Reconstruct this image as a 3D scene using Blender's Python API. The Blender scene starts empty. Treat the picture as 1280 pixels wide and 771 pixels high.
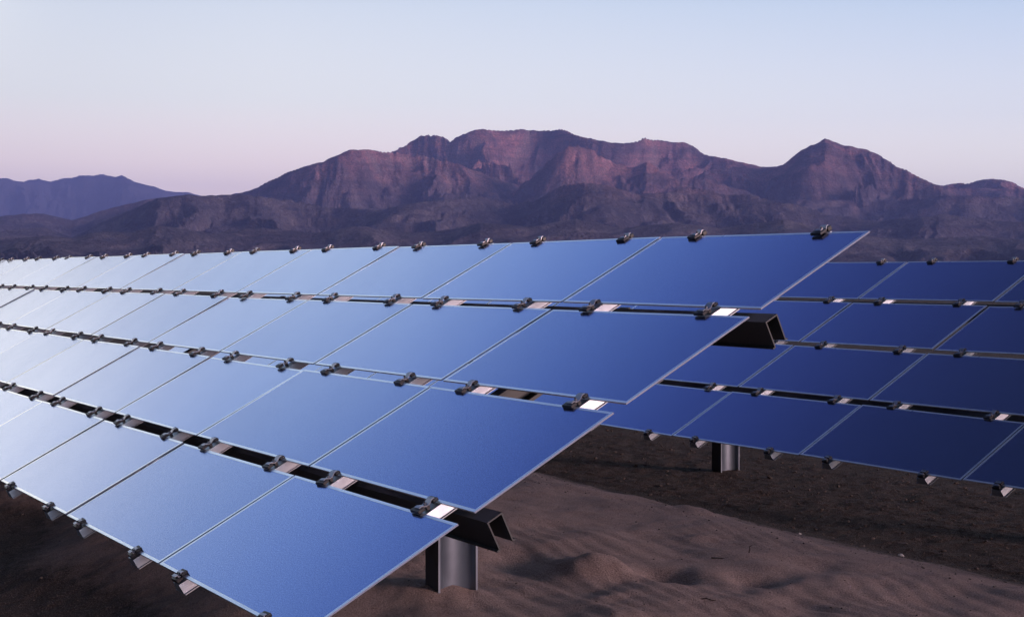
import bpy, bmesh, math, random
import numpy as np
from mathutils import Vector, Matrix

random.seed(7)
rng = np.random.default_rng(11)
S = bpy.context.scene
COL = S.collection
H = 0.5                       # desert floor of the lane between the arrays is z = 0
R = math.radians

# ------------------------------------------------------------------ helpers
def link(o):
    COL.objects.link(o); return o

def mesh_obj(name, me, mat=None, parent=None):
    o = bpy.data.objects.new(name, me)
    if mat is not None and not me.materials:
        me.materials.append(mat)
    if parent is not None:
        o.parent = parent
    return link(o)

def bm_mesh(name, bm, mats, smooth=False):
    bmesh.ops.recalc_face_normals(bm, faces=bm.faces[:])
    me = bpy.data.meshes.new(name)
    bm.to_mesh(me); bm.free()
    for m in mats:
        me.materials.append(m)
    if smooth:
        me.polygons.foreach_set('use_smooth', [True]*len(me.polygons))
    return me

HZ_R, HZ_T, HAZE = 20500, 1300, 5.8e-5
def tag(o, label=None, cat=None, group=None, kind=None):
    if label: o['label'] = label
    if cat: o['category'] = cat
    if group: o['group'] = group
    if kind: o['kind'] = kind
    return o

def box(bm, x0, x1, y0, y1, z0, z1, bevel=0, mi=0):
    vs = [bm.verts.new(p) for p in [(x0,y0,z0),(x1,y0,z0),(x1,y1,z0),(x0,y1,z0),(x0,y0,z1),(x1,y0,z1),(x1,y1,z1),(x0,y1,z1)]]
    fs = [bm.faces.new([vs[i] for i in f]) for f in [(3,2,1,0),(4,5,6,7),(0,1,5,4),(1,2,6,5),(2,3,7,6),(3,0,4,7)]]
    for f in fs: f.material_index = mi
    if bevel:
        es = list({e for f in fs for e in f.edges})
        r = bmesh.ops.bevel(bm, geom=es, offset=bevel, segments=2, affect='EDGES', profile=.6)
        for f in r['faces']: f.material_index = mi

def extrude_profile(bm, prof, a, b, axis, mi=0, close=True):
    """prof: list of 2D points (closed loop); axis 'x': prof=(y,z); 'y': prof=(x,z); 'z': prof=(x,y)"""
    def P(p, t):
        return {'x': (t,p[0],p[1]), 'y': (p[0],t,p[1]), 'z': (p[0],p[1],t)}[axis]
    va = [bm.verts.new(P(p,a)) for p in prof]; vb = [bm.verts.new(P(p,b)) for p in prof]
    n = len(prof); out = []
    for i in range(n):
        out.append(bm.faces.new((va[i],va[(i+1)%n],vb[(i+1)%n],vb[i])))
    out.append(bm.faces.new(va[::-1])); out.append(bm.faces.new(vb))
    for f in out: f.material_index = mi
    return out

def cyl(bm, c, r, h, n=6, mi=0, rot=0.3):
    extrude_profile(bm, [(c[0]+r*math.cos(rot+2*math.pi*i/n), c[1]+r*math.sin(rot+2*math.pi*i/n)) for i in range(n)], c[2], c[2]+h, 'z', mi)

def thick_line(pts, t):
    """closed outline of an open polyline with thickness t (2D)"""
    pts = [Vector(p) for p in pts]; L = []; Rr = []
    for i, p in enumerate(pts):
        if i == 0: d = (pts[1]-p).normalized(); n = Vector((-d.y, d.x)); k = 1
        elif i == len(pts)-1: d = (p-pts[i-1]).normalized(); n = Vector((-d.y, d.x)); k = 1
        else:
            d0 = (p-pts[i-1]).normalized(); d1 = (pts[i+1]-p).normalized()
            n0 = Vector((-d0.y,d0.x)); n1 = Vector((-d1.y,d1.x)); n = (n0+n1).normalized(); k = 1/max(.4, n.dot(n0))
        L.append(p+n*t/2*k); Rr.append(p-n*t/2*k)
    return [tuple(q) for q in L+Rr[::-1]]

# ------------------------------------------------------------------ numpy noise
_perm = rng.permutation(512).astype(np.int64)
_perm = np.concatenate([_perm, _perm])
_ga = rng.uniform(0, 2*np.pi, 512)
_gx, _gy = np.cos(_ga), np.sin(_ga)
def perlin(x, y):
    xi = np.floor(x).astype(np.int64); yi = np.floor(y).astype(np.int64)
    xf = x-xi; yf = y-yi
    u = xf*xf*xf*(xf*(xf*6-15)+10); v = yf*yf*yf*(yf*(yf*6-15)+10)
    def g(ix, iy, dx, dy):
        h = _perm[(_perm[ix & 511] + iy) & 511]
        return _gx[h]*dx + _gy[h]*dy
    a = g(xi,yi,xf,yf); b = g(xi+1,yi,xf-1,yf); c = g(xi,yi+1,xf,yf-1); d = g(xi+1,yi+1,xf-1,yf-1)
    return ((a*(1-u)+b*u)*(1-v) + (c*(1-u)+d*u)*v)*1.5
def fbm(x, y, o=5, g=.5, l=2.03):
    s = 0; a = 1; n = 0
    for i in range(o):
        s = s + a*perlin(x+17.3*i, y-9.1*i); n += a; a *= g; x = x*l; y = y*l
    return s/n
def ridged(x, y, o=6, g=.52, l=2.07):
    s = 0; a = 1; n = 0; w = 1
    for i in range(o):
        r = 1-np.abs(perlin(x+31.7*i, y+11.9*i)); r = r*r
        s = s + a*r*w; n += a; w = np.clip(r*1.3, 0, 1); a *= g; x = x*l; y = y*l
    return s/n
def sstep(a, b, x):
    t = np.clip((x-a)/(b-a), 0, 1); return t*t*(3-2*t)

def grid_mesh(name, X, Y, Z, attrs=None):
    ny, nx = X.shape
    me = bpy.data.meshes.new(name)
    co = np.stack([X, Y, Z], -1).reshape(-1, 3).astype(np.float32)
    idx = np.arange(ny*nx).reshape(ny, nx)
    q = np.stack([idx[:-1,:-1], idx[:-1,1:], idx[1:,1:], idx[1:,:-1]], -1).reshape(-1, 4)
    me.vertices.add(len(co)); me.vertices.foreach_set('co', co.ravel())
    me.loops.add(q.size); me.loops.foreach_set('vertex_index', q.ravel().astype(np.int32))
    me.polygons.add(len(q))
    me.polygons.foreach_set('loop_start', np.arange(0, q.size, 4, dtype=np.int32))
    me.polygons.foreach_set('loop_total', np.full(len(q), 4, dtype=np.int32))
    me.polygons.foreach_set('use_smooth', np.ones(len(q), dtype=bool))
    me.update(calc_edges=True)
    for k, v in (attrs or {}).items():
        a = me.attributes.new(k, 'FLOAT', 'POINT'); a.data.foreach_set('value', v.ravel().astype(np.float32))
    return me

# ------------------------------------------------------------------ materials
class NT:
    def __init__(s, name):
        s.m = bpy.data.materials.new(name); s.m.use_nodes = True
        s.t = s.m.node_tree; s.b = s.t.nodes['Principled BSDF']; s.out = s.t.nodes['Material Output']
    def n(s, typ, **kw):
        nd = s.t.nodes.new(typ)
        for k, v in kw.items():
            if k.startswith('_'): setattr(nd, k[1:], v)
            else: nd.inputs[k.replace('__', ' ')].default_value = v
        return nd
    def l(s, a, b): s.t.links.new(a, b)
    def noise(s, vec, scale, detail=4, rough=.55, dist=0):
        nd = s.n('ShaderNodeTexNoise'); nd.inputs['Scale'].default_value = scale; nd.inputs['Detail'].default_value = detail
        nd.inputs['Roughness'].default_value = rough; nd.inputs['Distortion'].default_value = dist
        s.l(vec, nd.inputs['Vector']); return nd.outputs['Fac']
    def ramp(s, fac, stops):
        nd = s.n('ShaderNodeValToRGB'); cr = nd.color_ramp
        while len(cr.elements) < len(stops): cr.elements.new(.5)
        for e, (p, c) in zip(cr.elements, stops):
            e.position = p; e.color = (*c, 1) if len(c) == 3 else c
        s.l(fac, nd.inputs[0]); return nd.outputs[0]
    def mix(s, fac, a, b, mode='MIX'):
        nd = s.n('ShaderNodeMix', _data_type='RGBA', _blend_type=mode)
        for sock, v in ((nd.inputs[0], fac), (nd.inputs[6], a), (nd.inputs[7], b)):
            if hasattr(v, 'links') or isinstance(v, bpy.types.NodeSocket): s.l(v, sock)
            elif isinstance(v, (int, float)): sock.default_value = v
            else: sock.default_value = (*v, 1)
        return nd.outputs[2]
    def math(s, op, a, b=0.0, clamp=False):
        nd = s.n('ShaderNodeMath', _operation=op, _use_clamp=clamp)
        for sock, v in ((nd.inputs[0], a), (nd.inputs[1], b)):
            if isinstance(v, bpy.types.NodeSocket): s.l(v, sock)
            else: sock.default_value = v
        return nd.outputs[0]
    def bump(s, h, strength, dist, prev=None):
        nd = s.n('ShaderNodeBump'); nd.inputs['Strength'].default_value = strength; nd.inputs['Distance'].default_value = dist
        s.l(h, nd.inputs['Height'])
        if prev is not None: s.l(prev, nd.inputs['Normal'])
        return nd.outputs[0]

def metal_paint(name, col, rough, metallic=0., var=.25, scale=30):
    k = NT(name); tc = k.n('ShaderNodeTexCoord')
    f = k.noise(tc.outputs['Object'], scale, 5)
    k.l(k.mix(f, [c*(1-var) for c in col], [min(1, c*(1+var)) for c in col]), k.b.inputs['Base Color'])
    k.l(k.math('ADD', k.math('MULTIPLY', f, .25), rough-.12), k.b.inputs['Roughness'])
    k.b.inputs['Metallic'].default_value = metallic
    return k.m

def glass_mat():
    k = NT('panel_glass'); tc = k.n('ShaderNodeTexCoord'); oi = k.n('ShaderNodeObjectInfo')
    grain = k.ramp(k.noise(tc.outputs['Object'], 210, 2, .7), [(.3,(0,0,0)), (.7,(1,1,1))])
    blot = k.noise(tc.outputs['Object'], 3.2, 4, .55)
    base = k.mix(k.math('MULTIPLY', grain, 1.0), GLASS_A, GLASS_B)
    tint = k.ramp(oi.outputs['Random'], [(0, (.84,.87,.91)), (1, (1.07,1.06,1.04))])
    base = k.mix(1.0, base, tint, 'MULTIPLY')
    k.l(base, k.b.inputs['Base Color'])
    k.b.inputs['Metallic'].default_value = 1.0
    k.l(k.math('ADD', k.math('MULTIPLY', blot, .06), GLASS_R), k.b.inputs['Roughness'])
    k.l(k.bump(grain, .05, .002), k.b.inputs['Normal'])
    # thin film of desert dust over the glass
    d = k.n('ShaderNodeBsdfDiffuse'); d.inputs['Color'].default_value = (.30,.26,.25,1)
    ms = k.n('ShaderNodeMixShader')
    dust = k.math('MULTIPLY', k.ramp(k.noise(tc.outputs['Object'], 1.7, 6, .65), [(.35,(0,0,0)), (.8,(1,1,1))]), .035)
    k.l(k.math('ADD', dust, .012), ms.inputs[0]); k.l(k.b.outputs[0], ms.inputs[1]); k.l(d.outputs[0], ms.inputs[2])
    k.l(ms.outputs[0], k.out.inputs['Surface'])
    return k.m
GLASS_A = (.165,.235,.48); GLASS_B = (.345,.415,.70); GLASS_R = .12

M_glass = glass_mat()
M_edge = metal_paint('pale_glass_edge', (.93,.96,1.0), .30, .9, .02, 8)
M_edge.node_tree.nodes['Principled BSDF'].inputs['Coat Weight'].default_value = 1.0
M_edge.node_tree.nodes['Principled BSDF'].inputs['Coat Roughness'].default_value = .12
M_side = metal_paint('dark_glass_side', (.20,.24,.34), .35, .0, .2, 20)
M_rail = metal_paint('galvanised_rail', (.35,.39,.43), .44, .85, .2, 14)
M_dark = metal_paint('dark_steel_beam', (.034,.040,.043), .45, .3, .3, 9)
M_post = metal_paint('galvanised_post', (.165,.195,.24), .32, .75, .18, 6)
M_black = metal_paint('black_rubber_clip', (.012,.012,.017), .45, 0, .3, 60)
M_bright = metal_paint('bright_clip_metal', (.34,.35,.40), .35, .9, .1, 60)

# ------------------------------------------------------------------ ground
def crest_y(x):
    return 3.33 + .10*perlin(x*.55+3.1, x*0+.7) + .05*perlin(x*1.7, x*0+4.2) + .02*np.minimum(x+3, 0)
def ground_h(x, y):
    """height and sand cover of the desert floor"""
    yc = crest_y(x)
    far = np.hypot(x+2, y-2)
    near = 1-sstep(14, 26, far)
    latx = sstep(-11, -7.5, x)*(1-sstep(7, 11, x))
    back = 1-sstep(0, 1.0, (y-yc)/1.15)
    sharp = np.clip((y-yc)/1.15, 0, 1)
    back = np.where(y > yc, .55*back + .45*(1-sharp)**1.4*1.0, 1)
    front = sstep(-.2, 1.0, y + .35*perlin(x*.7, y*.5))
    drift = latx*back*front*near
    wob = fbm(x*.45, y*.6, 3)*.045 + fbm(x*1.5, y*1.9, 4)*.034
    z = drift*(.235 + wob)
    # wind ripples, running along the crest, fading into the lane
    wx = x + .22*perlin(x*1.3, y*1.3); wy = y + .13*perlin(x*1.1+9, y*1.6)
    ph = (wx*.30 + wy*1.0)*2*np.pi/.105
    amp = .0034*sstep(-.25, .35, perlin(x*.8+5, y*.9)+.15)
    rip = np.sin(ph) + .3*np.sin(2*ph+.9)
    z = z + np.where(far < 9, rip*amp*drift, 0)
    # trodden mounds and hollows
    def bmp(cx, cy, rx, ry, h, a=0.):
        ca, sa = math.cos(a), math.sin(a); u = (x-cx)*ca+(y-cy)*sa; v = -(x-cx)*sa+(y-cy)*ca
        return h*np.exp(-((u/rx)**2+(v/ry)**2))
    z = z + bmp(-1.36,2.02,.17,.13,.075) - bmp(-1.17,2.24,.15,.10,.065) - bmp(-1.75,1.86,.30,.13,.045,-.5) + bmp(-1.05,2.42,.2,.1,.018)
    z = z - bmp(-2.95,3.42,.30,.10,.04,.3) + bmp(-2.45,3.45,.16,.08,.022)
    z = z + bmp(-.72,1.55,.30,.12,.03) - bmp(-.45,2.35,.16,.08,.02) - bmp(-.95,2.95,.14,.1,.018) - bmp(-1.9,2.75,.2,.1,.018) + bmp(-1.55,1.12,.20,.22,.02) + bmp(-1.33,1.22,.17,.19,.022) + bmp(-4.79,5.62,.2,.2,.02)
    for cx, cy, rx, ry, h in BUMPS:
        z = z + bmp(cx, cy, rx, ry, h)
    z = z + np.where(far < 30, fbm(x*2.6, y*2.6, 4)*.010 + (1-drift)*(fbm(x*5, y*5, 3)*.014 + np.abs(fbm(x*13, y*13, 3))*.020), 0)
    z = z + np.where(far > 14, sstep(14, 60, far)*fbm(x*.02, y*.02, 3)*.25, 0)
    sand = drift*np.clip(1.1 - 1.1*sstep(-.05, .95, (y-yc)/1.15 + .22*perlin(x*2.3, y*2.3)), 0, 1)*sstep(.1,.55,drift)
    return z, sand
BUMPS = [(random.uniform(-3.5,.8), random.uniform(.6,3.0), random.uniform(.06,.20), random.uniform(.05,.13), random.choice((-1,1))*random.uniform(.006,.022)) for _ in range(44)]

def axis(fine0, fine1, step, far):
    mid = np.arange(fine0, fine1, step)
    n = 46
    g = step*np.cumsum(1.30**np.arange(1, n)); g = g[g < far]; g = np.append(g, far)
    return np.concatenate([(fine0-g)[::-1], mid, fine1+g])
gx = axis(-9.5, 2.6, .024, 20000); gy = axis(-1.6, 6.4, .024, 20000)
GX, GY = np.meshgrid(gx, gy)
GZ, GS = ground_h(GX, GY)
def gz(x, y):
    z, s = ground_h(np.array([float(x)]), np.array([float(y)])); return float(z[0])

def ground_mat():
    k = NT('desert_ground'); ge = k.n('ShaderNodeNewGeometry'); P = ge.outputs['Position']
    at = k.n('ShaderNodeAttribute', _attribute_name='sand')
    f1 = k.noise(P, 1.3, 6, .6); f2 = k.noise(P, 14, 5, .65); f3 = k.ramp(k.noise(P, 150, 3, .75), [(.32,(0,0,0)), (.68,(1,1,1))]); f4 = k.noise(P, 55, 4, .7)
    sand = k.mix(f1, SAND_A, SAND_B)
    sand = k.mix(k.math('MULTIPLY', f3, 1.0), k.mix(.55, sand, (.03,.02,.02)), k.mix(.38, sand, (.60,.49,.46)))
    sand = k.mix(k.ramp(f2, [(.45,(0,0,0)), (.75,(.35,.35,.35))]), sand, (.17,.115,.10))
    soil = k.mix(f1, SOIL_A, SOIL_B)
    soil = k.mix(k.ramp(f4, [(.42,(0,0,0)), (.70,(1,1,1))]), soil, (.030,.024,.022))
    soil = k.mix(k.ramp(f3, [(.58,(0,0,0)), (.75,(.55,.55,.55))]), soil, (.22,.18,.165))
    m = k.math('ADD', at.outputs['Fac'], k.math('MULTIPLY', k.math('ADD', k.math('SUBTRACT', f2, .5), k.math('SUBTRACT', f1, .5)), .8))
    m = k.ramp(m, [(.15,(0,0,0)), (.80,(1,1,1))])
    k.l(k.mix(m, soil, sand), k.b.inputs['Base Color'])
    k.b.inputs['Roughness'].default_value = .95
    k.b.inputs['Specular IOR Level'].default_value = .15
    b = k.bump(f2, .45, .02); b = k.bump(f4, .85, .012, b); b = k.bump(f3, .9, .004, b)
    k.l(b, k.b.inputs['Normal'])
    return k.m
SAND_A = (.285,.20,.170); SAND_B = (.40,.285,.243); SOIL_A = (.038,.0305,.0275); SOIL_B = (.062,.049,.044)
g = mesh_obj('ground', grid_mesh('ground', GX, GY, GZ, {'sand': GS}), ground_mat())
tag(g, 'brown desert floor with a pale wind-rippled sand drift between the arrays', 'ground', kind='structure')

# ------------------------------------------------------------------ mountains
F_PX = 1807.5; YAW = R(-58.064); HORZ = 342.1
CAM = (3.8334, -1.6674, 1.0455+H)
def px_az(px): return YAW + np.arctan((np.asarray(px, float)-640)/F_PX)
def sky_fn(pts):
    px = np.array([p[0] for p in pts], float); py = np.array([p[1] for p in pts], float)
    az = px_az(px); tn = (HORZ-py)/F_PX*np.cos(az-YAW)      # height over distance along that azimuth
    return lambda a: np.interp(a, az, tn, left=tn[0], right=tn[-1])
def terrain(name, r, az, ridges, base, sky, seed, mat, label, amp=1.0):
    A, Rr = np.meshgrid(az, r)
    X = CAM[0] + Rr*np.sin(A); Y = CAM[1] + Rr*np.cos(A)
    x = X/1000+seed; y = Y/1000-seed*.7
    wx = .16*fbm(x*2.2, y*2.2, 4); wy = .16*fbm(x*2.2+40, y*2.2+7, 4)
    big = ridged((x+wx)*1.1, (y+wy)*1.1, 5, .45)
    fine = ridged((x+wx*1.6)*4.2+9, (y+wy*1.6)*4.2, 4, .45)
    h = base(A, Rr); gul = np.full_like(h, .5); apr = np.ones_like(h)
    warp = .55*fbm(x*1.5+5, y*1.5, 4)
    for q_, (fn, D, W, Wb, rough) in enumerate(ridges):
        dd = D*(1 + .05*perlin(A*14+seed+q_*3.3, A*0+D*.001))
        crest = fn(A)*D
        dz = Rr - dd
        t0 = np.where(dz < 0, -dz/W, dz/Wb)
        sc = W/2000.
        sh = (.9*perlin(A*7+q_*3.7, A*0+seed) + .7*perlin(A*19+q_*5.1, Rr/1400))*(Rr-dd)/(800*sc)
        s1 = ridged(A*D/(620*sc)+sh+warp*1.6+q_*7.7, Rr/(2300*sc)+warp*.5+q_*2.1, 4, .42)
        s2 = ridged(A*D/(230*sc)+sh*2.6+warp*2.8+q_*3.1, Rr/(760*sc)+q_*5.9, 4, .45)
        t = np.clip(t0*(1.28 - .62*s1), 0, 1)
        s3 = ridged(A*D/(84*sc)+sh*6+warp*5.+q_*1.3, Rr/(240*sc)+q_*2.9, 3, .5)
        bell = np.minimum(1, t*2.3)
        prof = (1-t)**1.35
        hh = crest*prof*(1 - rough*amp*bell*(.84*(1-s1) + .48*(1-s2)*(1-.3*t) + .24*(1-s3)) + .30*rough*bell*(big-.4))
        cap = fn(A)*Rr*.999; k_ = .05*np.maximum(crest, 10)
        q = np.clip(.5+.5*(cap-hh)/k_, 0, 1); hh = cap*(1-q)+hh*q - k_*q*(1-q)
        gul = np.where(hh > h, s2*.65+s3*.35, gul); apr = np.where(hh > h, t, apr); h = np.maximum(h, hh)
    h = h + np.clip(h-20, 0, 100)*.04*(fine-.5)
    led = 34+10*fbm(x*.8, y*.8, 2); ph = h/led + .8*fbm(x*3, y*3, 3)
    h = h + np.clip((h-60)/150, 0, 1)*led*.135*np.sin(2*np.pi*ph)*np.clip(.6+1.6*fbm(x*1.7+4, y*1.7, 2), 0, 1.2)
    tn = h/Rr
    want = sky(az); got = tn.max(axis=0)
    jag = 1 + .016*fbm(az*75, az*0+seed, 3, .6) + .011*(ridged(az*120, az*0+seed*2, 3, .55)-.45)
    s = want*jag/np.maximum(got, 1e-5)
    ker = np.hanning(9); ker /= ker.sum(); s = np.convolve(np.pad(s, 4, mode='edge'), ker, 'valid')
    w = np.clip(tn/np.maximum(want[None, :], 1e-5), 0, 1)**1.5
    Z = h*(1+(np.clip(s, .3, 2.2)-1)[None, :]*w) + CAM[2]
    Z = np.where(h <= 0, -6, Z)
    hn = Z/ (want.max()*r.max())
    o = mesh_obj(name, grid_mesh(name, X, Y, Z, {'apron': apr, 'gully': gul}), mat)
    tag(o, label, 'mountains', kind='structure')
    return o

mesa = sky_fn([(380,250),(440,215),(470,200),(490,191),(505,184),(512,178),(525,172),(535,170),(548,171),(556,173),(563,178),(570,172),(580,167),(592,164),(605,163),(650,163),(690,163),(700,162),(712,167),(722,170),(740,175),(775,180),(790,177),(805,174),(830,177),(852,178),(866,184),(880,195),(905,199),(950,208),(1000,220),(1080,240)])
lefty = sky_fn([(190,275),(240,255),(300,242),(316,237),(330,230),(352,220),(370,213),(390,206),(405,203),(418,196),(430,190),(442,188),(455,186),(468,189),(480,191),(500,193),(540,199),(580,208),(640,228),(690,255)])
butte = sky_fn([(600,262),(640,240),(665,222),(690,200),(706,189),(722,182),(740,188),(765,201),(790,206),(808,201),(825,214),(850,226),(880,222),(915,232),(960,250)])
peak = sky_fn([(820,250),(880,216),(920,208),(950,208),(965,208),(978,206),(990,196),(1001,188),(1012,182),(1022,178),(1030,174),(1038,177),(1050,181),(1062,183),(1080,187),(1095,192),(1108,200),(1120,209),(1135,214),(1150,223),(1165,229),(1180,240),(1230,262)])
righty = sky_fn([(1080,270),(1150,236),(1178,233),(1188,230),(1197,229),(1208,231),(1222,226),(1240,223),(1255,225),(1268,230),(1285,238),(1340,228),(1420,240),(1500,236),(1650,262)])
foot = sky_fn([(-350,262),(-200,258),(-60,272),(0,271),(30,268),(55,267),(75,272),(90,276),(107,271),(125,264),(145,259),(165,255),(188,249),(210,246),(270,246),(330,247),(380,252),(430,258),(480,262),(520,255),(575,247),(600,243),(640,252),(668,250),(700,233),(730,229),(760,232),(800,244),(850,236),(900,240),(940,245),(1000,258),(1050,270),(1100,277),(1180,268),(1240,276),(1400,280),(1650,288)])
low = sky_fn([(-350,292),(0,292),(60,286),(110,282),(160,288),(200,283),(260,291),(330,284),(390,291),(450,281),(500,290),(560,286),(600,277),(660,284),(720,272),(780,285),(840,278),(900,286),(980,275),(1060,292),(1140,298),(1220,294),(1300,302),(1650,305)])
total = sky_fn([(-500,262),(-200,262),(-60,272),(0,271),(30,268),(55,267),(75,272),(90,276),(107,271),(125,264),(145,259),(165,255),(188,249),(210,246),(235,244),(270,245),(300,241),(316,237),(330,230),(352,220),(370,213),(390,206),(405,203),(418,196),(430,190),(442,188),(455,186),(468,189),(480,191),(490,191),(505,184),(512,178),(525,172),(535,170),(548,171),(556,173),(563,178),(570,172),(580,167),(592,164),(605,163),(650,163),(690,163),(700,162),(712,167),(722,170),(740,175),(775,180),(790,177),(805,174),(830,177),(852,178),(866,184),(880,195),(905,199),(950,208),(965,208),(978,206),(990,196),(1001,188),(1012,182),(1022,178),(1030,174),(1038,177),(1050,181),(1062,183),(1080,187),(1095,192),(1108,200),(1120,209),(1135,214),(1150,223),(1165,229),(1178,233),(1188,230),(1197,229),(1208,231),(1222,226),(1240,223),(1255,225),(1268,230),(1285,238),(1340,228),(1420,240),(1500,236),(1650,262)])

def rock_mat(name, lowc, highc, darkc, hmax):
    k = NT(name); ge = k.n('ShaderNodeNewGeometry'); P = ge.outputs['Position']
    sp = k.n('ShaderNodeSeparateXYZ'); k.l(P, sp.inputs[0])
    n1 = k.noise(P, .0011, 6, .6); n2 = k.noise(P, .006, 6, .65); n3 = k.noise(P, .03, 5, .7); n4 = k.noise(P, .11, 4, .7)
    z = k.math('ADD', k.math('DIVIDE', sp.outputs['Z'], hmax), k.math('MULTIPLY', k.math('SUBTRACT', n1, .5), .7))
    c = k.mix(k.ramp(z, [(.42,(0,0,0)), (.80,(1,1,1))]), lowc, highc)  # summit alpenglow painted into the rock colour: pinker with height, duller below
    # tilted strata, broken up by noise
    mp = k.n('ShaderNodeMapping'); k.l(P, mp.inputs[0]); mp.inputs['Rotation'].default_value = (R(5), R(-4), 0); mp.inputs['Scale'].default_value = (.0006,.0006,.018)
    st = k.noise(mp.outputs[0], 1, 5, .7, .4)
    c = k.mix(k.math('MULTIPLY', k.ramp(st, [(.42,(0,0,0)), (.62,(1,1,1))]), .55), c, darkc)
    c = k.mix(k.ramp(n2, [(.40,(.55,.55,.55)), (.62,(0,0,0))]), c, darkc)
    ga = k.n('ShaderNodeAttribute', _attribute_name='gully'); aa = k.n('ShaderNodeAttribute', _attribute_name='apron')
    c = k.mix(k.ramp(ga.outputs['Fac'], [(.42,(0,0,0)), (.72,(.6,.6,.6))]), c, darkc)                       # varnished spur crests
    c = k.mix(k.ramp(ga.outputs['Fac'], [(.18,(.5,.5,.5)), (.40,(0,0,0))]), c, [min(1, v*1.5) for v in lowc])  # pale talus in the gullies
    c = k.mix(k.ramp(aa.outputs['Fac'], [(.55,(0,0,0)), (.9,(.5,.5,.5))]), c, [min(1, v*1.15) for v in lowc])  # gravel aprons
    c = k.mix(k.ramp(n3, [(.52,(0,0,0)), (.70,(.5,.5,.5))]), c, [min(1, v*1.6) for v in lowc])
    c = k.mix(k.ramp(n4, [(.46,(.45,.45,.45)), (.60,(0,0,0))]), c, darkc)
    k.l(c, k.b.inputs['Base Color']); k.b.inputs['Roughness'].default_value = .95; k.b.inputs['Specular IOR Level'].default_value = .1
    b = k.bump(n2, .7, 60); b = k.bump(n3, 1., 38, b); b = k.bump(n4, .8, 13, b); k.l(b, k.b.inputs['Normal'])
    return k.m

az = np.linspace(YAW-R(33), YAW+R(33), 2400)
rr = np.concatenate([np.linspace(1100, 3000, 60)[:-1], np.linspace(3000, 8300, 300)[:-1], np.linspace(8300, 10500, 30)])
fan = lambda A, Rr: (Rr-1100)*.0105*(1 + .22*perlin(A*9, Rr/1500)) + 2.2*np.clip((Rr-1300)/600, 0, 1)*perlin(A*30, Rr/260)
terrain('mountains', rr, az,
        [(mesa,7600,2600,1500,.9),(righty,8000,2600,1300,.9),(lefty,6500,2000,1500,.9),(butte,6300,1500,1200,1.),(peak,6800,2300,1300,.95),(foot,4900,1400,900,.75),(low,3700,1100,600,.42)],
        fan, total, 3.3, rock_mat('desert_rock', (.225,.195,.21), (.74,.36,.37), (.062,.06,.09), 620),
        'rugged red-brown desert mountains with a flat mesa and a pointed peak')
far_sky = sky_fn([(-500,232),(-300,236),(-120,226),(-60,230),(0,223.5),(10,223),(20,226),(30,227),(38,225),(50,223),(57,225),(65,227.5),(72,225),(80,223),(90,223),(100,219.5),(112,219),(120,220),(130,217.5),(138,220),(145,222),(153,220),(160,224),(170,228),(180,230),(195,234),(208,239),(218,240),(235,240),(245,243),(256,246),(300,256),(420,280)])
az2 = np.linspace(YAW-R(33), YAW-R(6), 900)
rr2 = np.concatenate([np.linspace(12500, 17200, 200), np.linspace(17300, 19500, 10)])
far_fan = lambda A, Rr: (Rr-12500)*.006
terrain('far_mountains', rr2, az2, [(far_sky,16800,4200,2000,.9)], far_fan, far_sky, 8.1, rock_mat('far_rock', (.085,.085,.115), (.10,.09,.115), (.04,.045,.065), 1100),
        'long blue mountain range fading in the distance at the left', .8)

# ------------------------------------------------------------------ solar arrays
PITCH = 1.253; PH = .6; PW = 1.237
ROW0 = [1.9825, 1.3236, .6663, .0]             # lower edge of each row up the slope, top row first
LINES = [2.5825+.006, 1.953, 1.295, .633, -.006]
RAILS = [.213*PITCH, .803*PITCH]               # rail positions from a panel's right end

def panel_mesh():
    bm = bmesh.new(); e = .0125
    box(bm, -PW/2+.0128, PW/2-.0128, e, PH-e, -.0053, -.0004)
    return bm_mesh('solar_panel', bm, [M_glass])
def edge_mesh():
    bm = bmesh.new(); e = .0120
    e2 = .0125; o = [(-PW/2,0),(PW/2,0),(PW/2,PH),(-PW/2,PH)]; i = [(-PW/2+e2,e),(PW/2-e2,e),(PW/2-e2,PH-e),(-PW/2+e2,PH-e)]
    ot = [bm.verts.new((x,y,0)) for x,y in o]; it = [bm.verts.new((x,y,0)) for x,y in i]
    ob = [bm.verts.new((x,y,-.0056)) for x,y in o]; ib = [bm.verts.new((x,y,-.0056)) for x,y in i]
    for a in range(4):
        b = (a+1) % 4
        bm.faces.new((ot[a],ot[b],it[b],it[a])); bm.faces.new((ob[b],ob[a],ib[a],ib[b]))
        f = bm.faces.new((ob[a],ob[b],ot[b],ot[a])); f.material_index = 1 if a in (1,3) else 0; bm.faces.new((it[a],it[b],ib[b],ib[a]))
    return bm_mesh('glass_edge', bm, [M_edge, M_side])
def rail_mesh():
    bm = bmesh.new(); zt, zb = -.0125, -.050
    prof = [(-.030,zt),(.030,zt),(.039,zb+.003),(.050,zb+.003),(.050,zb),(-.050,zb),(-.050,zb+.003),(-.039,zb+.003)]
    extrude_profile(bm, prof, -.030, 2.612, 'y')
    return bm_mesh('module_rail', bm, [M_rail])
def jaw(bm, y0, y1, w, s):
    # black jaw gripping the glass from above with a lip under it
    box(bm, -w/2, w/2, y0, y1, .0015, .022, .004, 0)
    yl = y0+.004 if s > 0 else y1-.012
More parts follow.
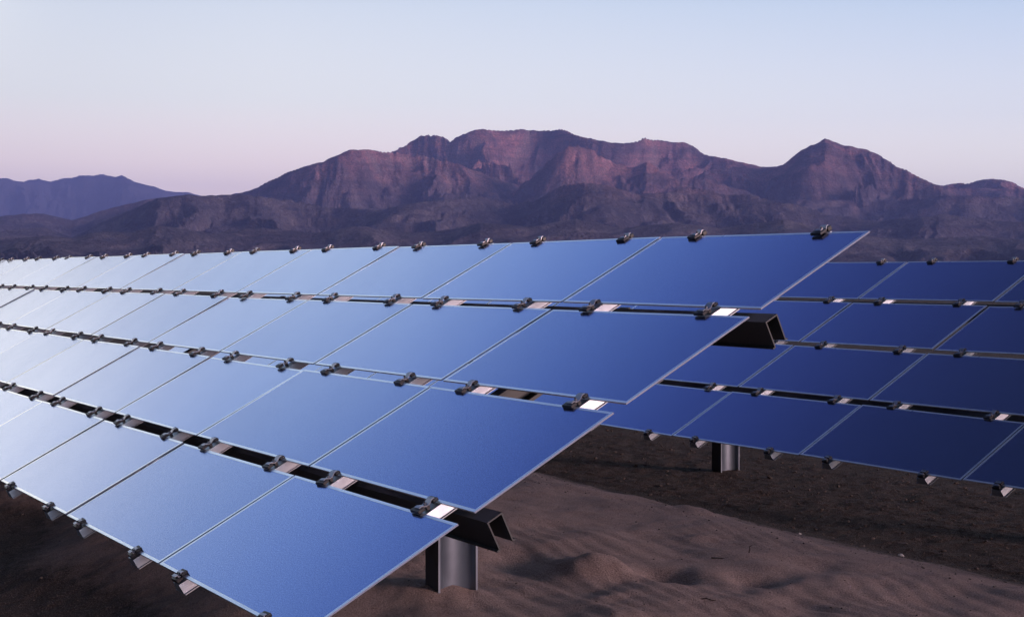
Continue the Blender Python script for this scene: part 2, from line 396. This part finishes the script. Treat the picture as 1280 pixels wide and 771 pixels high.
def clamp_mesh(kind):
    bm = bmesh.new()
    if kind == 'mid':
        jaw(bm, -.066, -.026, .088, -1); jaw(bm, .026, .058, .074, 1)
        ys = (-.046, .046)
    elif kind == 'top':
        jaw(bm, -.058, -.004, .088, -1); ys = (-.034, .034)
        box(bm, -.03, .03, .018, .050, -.018, .014, .004, 0)
    else:
        jaw(bm, .001, .040, .074, 1); ys = (-.028, .022)
        box(bm, -.038, .038, -.034, -.010, -.018, .010, .004, 0)
    # folded bright strap with a raised lip, standing on the rail
    a, b = ys
    prof = thick_line([(a,.0245),(a+.016,.0255),((a+b)/2-.010,.010),((a+b)/2+.010,.010),(b-.014,.0265),(b,.0265)], .004)
    extrude_profile(bm, prof, -.026, .026, 'x', 1)
    box(bm, -.020, .020, (a+b)/2-.009, (a+b)/2+.009, -.0190, .0075, 0, 0)
    cyl(bm, (0,(a+b)/2,.0125), .0085, .011, 6, 1)
    cyl(bm, (0,(a+b)/2,.0236), .0045, .009, 8, 0)
    bmesh.ops.scale(bm, vec=(.62,.70,.55), verts=bm.verts[:])
    return bm_mesh('panel_clamp', bm, [M_black, M_bright])
def purlin_mesh(u0, u1):
    bm = bmesh.new(); zt = -.0735
    prof = thick_line([(-.042,zt-.100),(-.031,zt-.098),(-.0285,zt-.008),(-.0285,zt),(.0285,zt),(.0285,zt-.008),(.024,zt-.098),(.034,zt-.100)], .005)
    extrude_profile(bm, prof, u0, u1, 'x')
    return bm_mesh('purlin', bm, [M_dark])
def beam_mesh():
    bm = bmesh.new(); z = -.1730
    prof = thick_line([(.035,z-.012),(.035,z),(-.03,z),(-.03,z-.10),(.035,z-.10),(.035,z-.088)], .005)
    extrude_profile(bm, prof, .35, 2.25, 'y')
    return bm_mesh('tilt_beam', bm, [M_dark])
def post_mesh(h, fl=.11, dp=.185):
    bm = bmesh.new(); t = .009
    # rolled section with deep rounded troughs on both sides
    hw = dp/2-t
    def trough(sx):
        return [(sx*(fl/2-.004-(fl/2-.010)*math.sin(math.pi*i/18)), -hw*math.cos(math.pi*i/18)) for i in range(19)]
    prof = [(-fl/2,-dp/2),(fl/2,-dp/2),(fl/2,-hw)] + trough(1) + [(fl/2,hw),(fl/2,dp/2),(-fl/2,dp/2),(-fl/2,hw)] + trough(-1)[::-1] + [(-fl/2,-hw)]
    fs = extrude_profile(bm, prof, -.6, h, 'z')
    fs[0].material_index = 1  # front flange face darkened by colour, standing in for shade under the panels
    for f in fs[3:21]+fs[26:44]: f.smooth = True
    for f in fs[-2:]:
        for e in f.edges: e.smooth = False
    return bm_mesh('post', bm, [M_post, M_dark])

ME_panel, ME_edge, ME_rail = panel_mesh(), edge_mesh(), rail_mesh()
ME_clamp = {k: clamp_mesh(k) for k in ('mid','top','bottom')}
ME_beam = beam_mesh()

def child(name, me, parent, loc=(0,0,0), rot=(0,0,0), mat=None):
    o = bpy.data.objects.new(name, me); o.parent = parent; o.location = loc; o.rotation_euler = rot
    return link(o)

def solar_array(label, org, tau, cols, posts, base_z, limit):
    root = bpy.data.objects.new('solar_array', None); link(root)
    root.location = org; root.empty_display_size = .3
    tag(root, label, 'solar array', 'rows of solar arrays in the desert')
    T = Matrix.Rotation(tau, 4, 'X')
    def place(o, u, v, n=0., dr=(0,0,0)):
        # children carry the tilt themselves so that the posts stay upright under the same root
        o.matrix_local = T @ Matrix.Translation((u, v, n)) @ Matrix.Rotation(dr[0],4,'X') @ Matrix.Rotation(dr[1],4,'Y')
    u1 = -cols[0]*PITCH + PITCH/2*0; us = -(cols[-1]+1)*PITCH
    for c in cols:
        for v in ROW0:
            p = child('solar_panel', ME_panel, root)
            place(p, -(c+.5)*PITCH, v, 0, (R(random.gauss(0,.17)), R(random.gauss(0,.17))))
            child('glass_edge', ME_edge, p)
    cl = []
    for c in cols:
        for ru in RAILS:
            u = -c*PITCH - ru
            r = child('module_rail', ME_rail, root); place(r, u, 0)
            for li, v in enumerate(LINES):
                kd = 'top' if li == 0 else 'bottom' if li == 4 else 'mid'
                cl.append((r, kd, u, v))
    # the clamps nearest the camera one by one, the few remaining far ones as one mesh
    def dist(e):
        P = Vector(org) + T @ Vector((e[2], e[3], 0)); return (P-Vector(CAM)).length
    def inview(e):
        P = Vector(org) + T @ Vector((e[2], e[3], 0)) - Vector(CAM)
        a = math.atan2(P.x, P.y)-YAW; return abs(a) < R(19.8) and P.z/math.hypot(P.x,P.y) > -.26
    cl.sort(key=lambda e: (not inview(e), dist(e)))
    for r, kd, u, v in cl[:limit]:
        o = child('panel_clamp', ME_clamp[kd], r, (random.gauss(0,.004), v+random.gauss(0,.002), 0), (0, 0, random.gauss(0,.06)))
    rest = cl[limit:]
    if rest:
        bm = bmesh.new()
        for r, kd, u, v in rest:
            b2 = bmesh.new(); b2.from_mesh(ME_clamp[kd]); b2.transform(Matrix.Translation((u, v, 0)))
            tmp = bpy.data.meshes.new('tmp'); b2.to_mesh(tmp); b2.free(); bm.from_mesh(tmp); bpy.data.meshes.remove(tmp)
        o = child('panel_clamps', bm_mesh('panel_clamps', bm, [M_black, M_bright]), root); place(o, 0, 0); o['kind'] = 'stuff'
    pm = purlin_mesh(us+.01, u1-.005+PUR_X)
    for v in PUR_V:
        o = child('purlin', pm, root); place(o, 0, v)
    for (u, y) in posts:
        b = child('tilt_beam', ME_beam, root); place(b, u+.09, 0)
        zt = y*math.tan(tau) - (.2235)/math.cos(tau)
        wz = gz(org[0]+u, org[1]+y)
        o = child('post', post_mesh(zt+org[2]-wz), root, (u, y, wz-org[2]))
    return root
PUR_V = (2.036, .734); PUR_X = -.035
TAU1, TAU2 = R(27.84), R(27.68)
solar_array('nearer solar array of blue glass panels, four tilted rows running off to the left', (0,0,H), TAU1, list(range(0,17)), [(-1.325-3.76*i, 1.255) for i in range(5)], 0, 100)
solar_array('second solar array of darker blue panels standing behind the sand drift at right', (-3.9865,4.4997,H-.0623), TAU2, list(range(-6,9)), [(-.80+3.76*i, 1.16) for i in range(-2,3)], 0, 100)

# ------------------------------------------------------------------ loose stones and twigs
def stone_mesh(name, r, mat, sub=1):
    bm = bmesh.new(); bmesh.ops.create_icosphere(bm, subdivisions=sub, radius=r)
    q = Vector([random.uniform(.7,1.25) for _ in range(3)])
    for v in bm.verts:
        v.co = Vector((v.co.x*q.x, v.co.y*q.y, v.co.z*q.z*.7))*random.uniform(.82,1.15)
    return bm_mesh(name, bm, [mat])
M_stone = metal_paint('pale_stone', (.50,.44,.41), .9, 0, .2, 40)
M_grav = metal_paint('dark_gravel', (.075,.06,.053), .9, 0, .5, 6)
M_twig = metal_paint('dry_twig', (.045,.032,.026), .9, 0, .3, 40)
for x, y, r, lb in [(-2.30,4.10,.010,'small pale pebble on the dark soil just behind the dune crest'),
                    (-1.46,4.02,.014,'larger pale stone on the dark soil, right of the small pebble')]:
    o = mesh_obj('stone', stone_mesh('stone', r, M_stone, 2)); o.location = (x, y, gz(x,y)+r*.3); tag(o, lb, 'stone', 'pale stones in the lane')
def twig_mesh(pts, r):
    bm = bmesh.new(); prev = None
    P = [Vector(p) for p in pts]
    for i, p in enumerate(P):
        d = (P[min(i+1,len(P)-1)]-P[max(i-1,0)]).normalized(); a = d.orthogonal().normalized(); b = d.cross(a)
        rr_ = r*(1-.6*i/(len(P)-1))
        ring = [bm.verts.new(p+(a*math.cos(t)+b*math.sin(t))*rr_) for t in (0,1.57,3.14,4.71)]
        if prev: [bm.faces.new((prev[k],prev[(k+1)%4],ring[(k+1)%4],ring[k])) for k in range(4)]
        else: bm.faces.new(ring[::-1])
        prev = ring
    bm.faces.new(prev)
    return bm_mesh('twig', bm, [M_twig])
for x, y, pts, lb in [(-1.28,2.82,[(0,0,-.01),(.004,.006,.02),(-.004,.012,.038),(.012,.02,.046)],'short dark twig sticking up out of the sand drift'),
                      (-1.30,2.66,[(-.05,-.02,.002),(-.01,0,.006),(.03,.03,.004),(.06,.035,.002)],'thin dark twig lying flat on the rippled sand'),
                      (-.62,2.02,[(-.03,-.02,.002),(0,0,.012),(.03,.012,.006),(.05,.03,.004)],'bent dark twig lying low on the sand at the bottom')]:
    o = mesh_obj('twig', twig_mesh([(a*.75,b_*.75,c_*.75) for a,b_,c_ in pts], .0035)); o.location = (x, y, gz(x,y)); tag(o, lb, 'twig', 'dry twigs on the sand')
# gravel scattered over the dark soil (beyond counting)
bm = bmesh.new(); protos = []
for i in range(6):
    m_ = stone_mesh('g', 1., M_grav, 1); protos.append((np.array([v.co[:] for v in m_.vertices]), [tuple(p.vertices) for p in m_.polygons])); bpy.data.meshes.remove(m_)
V, Fc = [], []; nv = 0
N = 9000
xs = np.concatenate([rng.uniform(-8, 2.5, N), rng.uniform(-6, 1, 1500)]); ys = np.concatenate([rng.uniform(3.2, 7.5, N), rng.uniform(-1.8, 3.6, 1500)])
zs, ss = ground_h(xs, ys)
for x, y, z, s_ in zip(xs, ys, zs, ss):
    if s_ > .3 and random.random() < .55: continue
    pv, pf = random.choice(protos); r = min(.016, .0028*math.exp(abs(random.gauss(0,.62)))); a = random.uniform(0,6.28)
    if s_ > .3: r = min(r*.8, .006)
    c, s2 = math.cos(a)*r, math.sin(a)*r
    q = np.stack([pv[:,0]*c-pv[:,1]*s2+x, pv[:,0]*s2+pv[:,1]*c+y, pv[:,2]*r+z+r*.25], -1)
    V.append(q); Fc += [tuple(i+nv for i in f) for f in pf]; nv += len(q)
me = bpy.data.meshes.new('gravel'); me.from_pydata(np.concatenate(V).tolist(), [], Fc); me.update()
tag(mesh_obj('gravel', me, M_grav), 'fine dark gravel scattered over the soil between the arrays', 'gravel', kind='stuff')

# ------------------------------------------------------------------ haze
if HAZE:
    bm = bmesh.new(); box(bm, -HZ_R, HZ_R, -HZ_R, HZ_R, -12, HZ_T)
    hm = bpy.data.materials.new('desert_air'); hm.use_nodes = True; nt = hm.node_tree
    nt.nodes.remove(nt.nodes['Principled BSDF'])
    pv = nt.nodes.new('ShaderNodeVolumePrincipled'); pv.inputs['Density'].default_value = HAZE
    pv.inputs['Color'].default_value = (.34,.44,1.0,1); pv.inputs['Anisotropy'].default_value = .0
    nt.links.new(pv.outputs[0], nt.nodes['Material Output'].inputs['Volume'])
    o = mesh_obj('haze', bm_mesh('haze', bm, [hm])); tag(o, 'thin blue evening haze over the desert', 'haze', kind='stuff')

# ------------------------------------------------------------------ sky, sun
SUN_AZ, SUN_EL = R(63), R(10)          # azimuth from +y towards +x; the last light comes from behind the camera on the right
w = bpy.data.worlds.new('World'); S.world = w; w.use_nodes = True
nt = w.node_tree; bg = nt.nodes['Background']; out = nt.nodes['World Output']
def wn(t): return nt.nodes.new(t)
tc = wn('ShaderNodeTexCoord'); sp = wn('ShaderNodeSeparateXYZ'); nt.links.new(tc.outputs['Generated'], sp.inputs[0])
def wmath(op, a, b=0., clamp=False):
    n = wn('ShaderNodeMath'); n.operation = op; n.use_clamp = clamp
    for sck, v in zip(n.inputs, (a, b)):
        if isinstance(v, bpy.types.NodeSocket): nt.links.new(v, sck)
        else: sck.default_value = v
    return n.outputs[0]
def wramp(fac, stops):
    n = wn('ShaderNodeValToRGB'); cr = n.color_ramp
    while len(cr.elements) < len(stops): cr.elements.new(.5)
    for e, (p, c) in zip(cr.elements, stops): e.position = p; e.color = (*c, 1)
    nt.links.new(fac, n.inputs[0]); return n.outputs[0]
def wmix(fac, a, b, mode='MIX'):
    n = wn('ShaderNodeMix'); n.data_type = 'RGBA'; n.blend_type = mode
    for sck, v in ((n.inputs[0], fac), (n.inputs[6], a), (n.inputs[7], b)):
        if isinstance(v, bpy.types.NodeSocket): nt.links.new(v, sck)
        elif isinstance(v, (int, float)): sck.default_value = v
        else: sck.default_value = (*v, 1)
    return n.outputs[2]
def lin(*c): return tuple((v/255/12.92 if v/255 < .04045 else ((v/255+.055)/1.055)**2.4) for v in c)
el = wmath('DIVIDE', wmath('ARCSINE', sp.outputs['Z']), math.pi/2)          # 0 horizon .. 1 zenith
azm = wmath('ARCTAN2', sp.outputs['X'], sp.outputs['Y'])
d = lambda e: max(0, e)/90
HZ_L = (.02, .035, .28)
def b(c, e):
    # the light that the haze will scatter in, and what it will take out on the way
    T = math.exp(-HAZE*min(HZ_R, HZ_T/max(1e-4, math.sin(R(e)))))
    return tuple(max(0, (v-q*(1-T))/T) for v, q in zip(lin(*c), HZ_L))
def bl(e, v):
    T = math.exp(-HAZE*min(HZ_R, HZ_T/math.sin(R(e))))
    return (d(e), tuple(max(.001, (a-q*(1-T)*.8)/T) for a, q in zip(v, HZ_L)))
hi = [bl(14, (.74,.82,.97)), bl(17.5, (.76,.92,1.13)), bl(21, (.60,.82,1.12)), bl(27.5, (.25,.43,.86)), bl(31, (.12,.215,.56)), bl(34.5, (.060,.098,.35)), bl(38, (.037,.055,.18)), bl(43, (.015,.025,.066)), bl(60, (.016,.019,.040)), bl(90, (.014,.016,.030))]
pink = wramp(el, [(d(e), b(c, e)) for e, c in [(0,(206,182,207)), (2,(208,187,208)), (4.2,(215,200,215)), (6.8,(221,223,234)), (10.7,(212,222,241))]]+hi)
cream = wramp(el, [(d(e), b(c, e)) for e, c in [(0,(192,183,199)), (3.5,(199,192,206)), (6,(205,207,224)), (8.5,(197,207,231)), (10.7,(180,199,230))]]+hi)
a01 = wmath('DIVIDE', wmath('SUBTRACT', azm, float(YAW-R(19))), R(38), True)
grad = wmix(wramp(a01, [(.25,(0,0,0)), (1,(1,1,1))]), pink, cream)
# the sky dims towards the south, behind the camera
south = wmath('MULTIPLY', wmath('ADD', wmath('COSINE', wmath('SUBTRACT', azm, R(180))), 1.0), .5)
south = wmath('POWER', south, 1.6)
grad = wmix(wmath('MULTIPLY', south, .79), grad, (.012,.012,.017))
def lobe(azc, elc, wa, we, pw=2):
    da = wmath('SUBTRACT', azm, R(azc)); de = wmath('SUBTRACT', wmath('MULTIPLY', el, math.pi/2), R(elc))
    gq = wmath('ADD', wmath('POWER', wmath('ABSOLUTE', wmath('DIVIDE', da, R(wa))), pw), wmath('POWER', wmath('DIVIDE', de, R(we)), 2))
    return wmath('EXPONENT', wmath('MULTIPLY', gq, -1.0))
grad = wmix(lobe(-94.3, 12.4, 13.6, 3.9, 4), grad, wmix(1.0, grad, (1.65,1.46,.98), 'ADD'))
grad = wmix(lobe(-75, 19.5, 7, 4.5), grad, wmix(1.0, grad, (.22,.20,.10), 'ADD'))
# afterglow of the set sun, behind the camera on the right
grad = wmix(lobe(62, 12, 26, 16), grad, wmix(1.0, grad, (2.0,1.68,1.42), 'ADD'))
sky = wn('ShaderNodeTexSky'); sky.sky_type = 'NISHITA'; sky.sun_disc = False; sky.sun_elevation = SUN_EL; sky.sun_rotation = SUN_AZ
nis = wmix(1.0, sky.outputs[0], (.004,.004,.004), 'MULTIPLY')
tot = wmix(1.0, grad, nis, 'ADD')
nt.links.new(tot, bg.inputs['Color']); bg.inputs['Strength'].default_value = 1.0
sl = bpy.data.lights.new('sun', 'SUN'); so = link(bpy.data.objects.new('sun', sl))
sl.energy = 4.2; sl.angle = R(14); sl.color = (1.0, .64, .62)
dirv = Vector((math.sin(SUN_AZ)*math.cos(SUN_EL), math.cos(SUN_AZ)*math.cos(SUN_EL), math.sin(SUN_EL)))
so.rotation_euler = dirv.to_track_quat('Z', 'Y').to_euler()

# ------------------------------------------------------------------ camera
cd = bpy.data.cameras.new('camera'); co = link(bpy.data.objects.new('camera', cd)); S.camera = co
cd.sensor_width = 36; cd.lens = F_PX/1280*36; cd.clip_end = 60000; cd.clip_start = .05
pit = R(-1.376)
fw = Vector((math.sin(YAW)*math.cos(pit), math.cos(YAW)*math.cos(pit), math.sin(pit)))
co.location = CAM; co.rotation_euler = fw.to_track_quat('-Z', 'Y').to_euler()

S.view_settings.view_transform = 'Standard'; S.view_settings.look = 'None'; S.view_settings.exposure = 0; S.view_settings.gamma = 1
S.cycles.use_denoising = True
S.cycles.max_bounces = 6; S.cycles.volume_bounces = 1
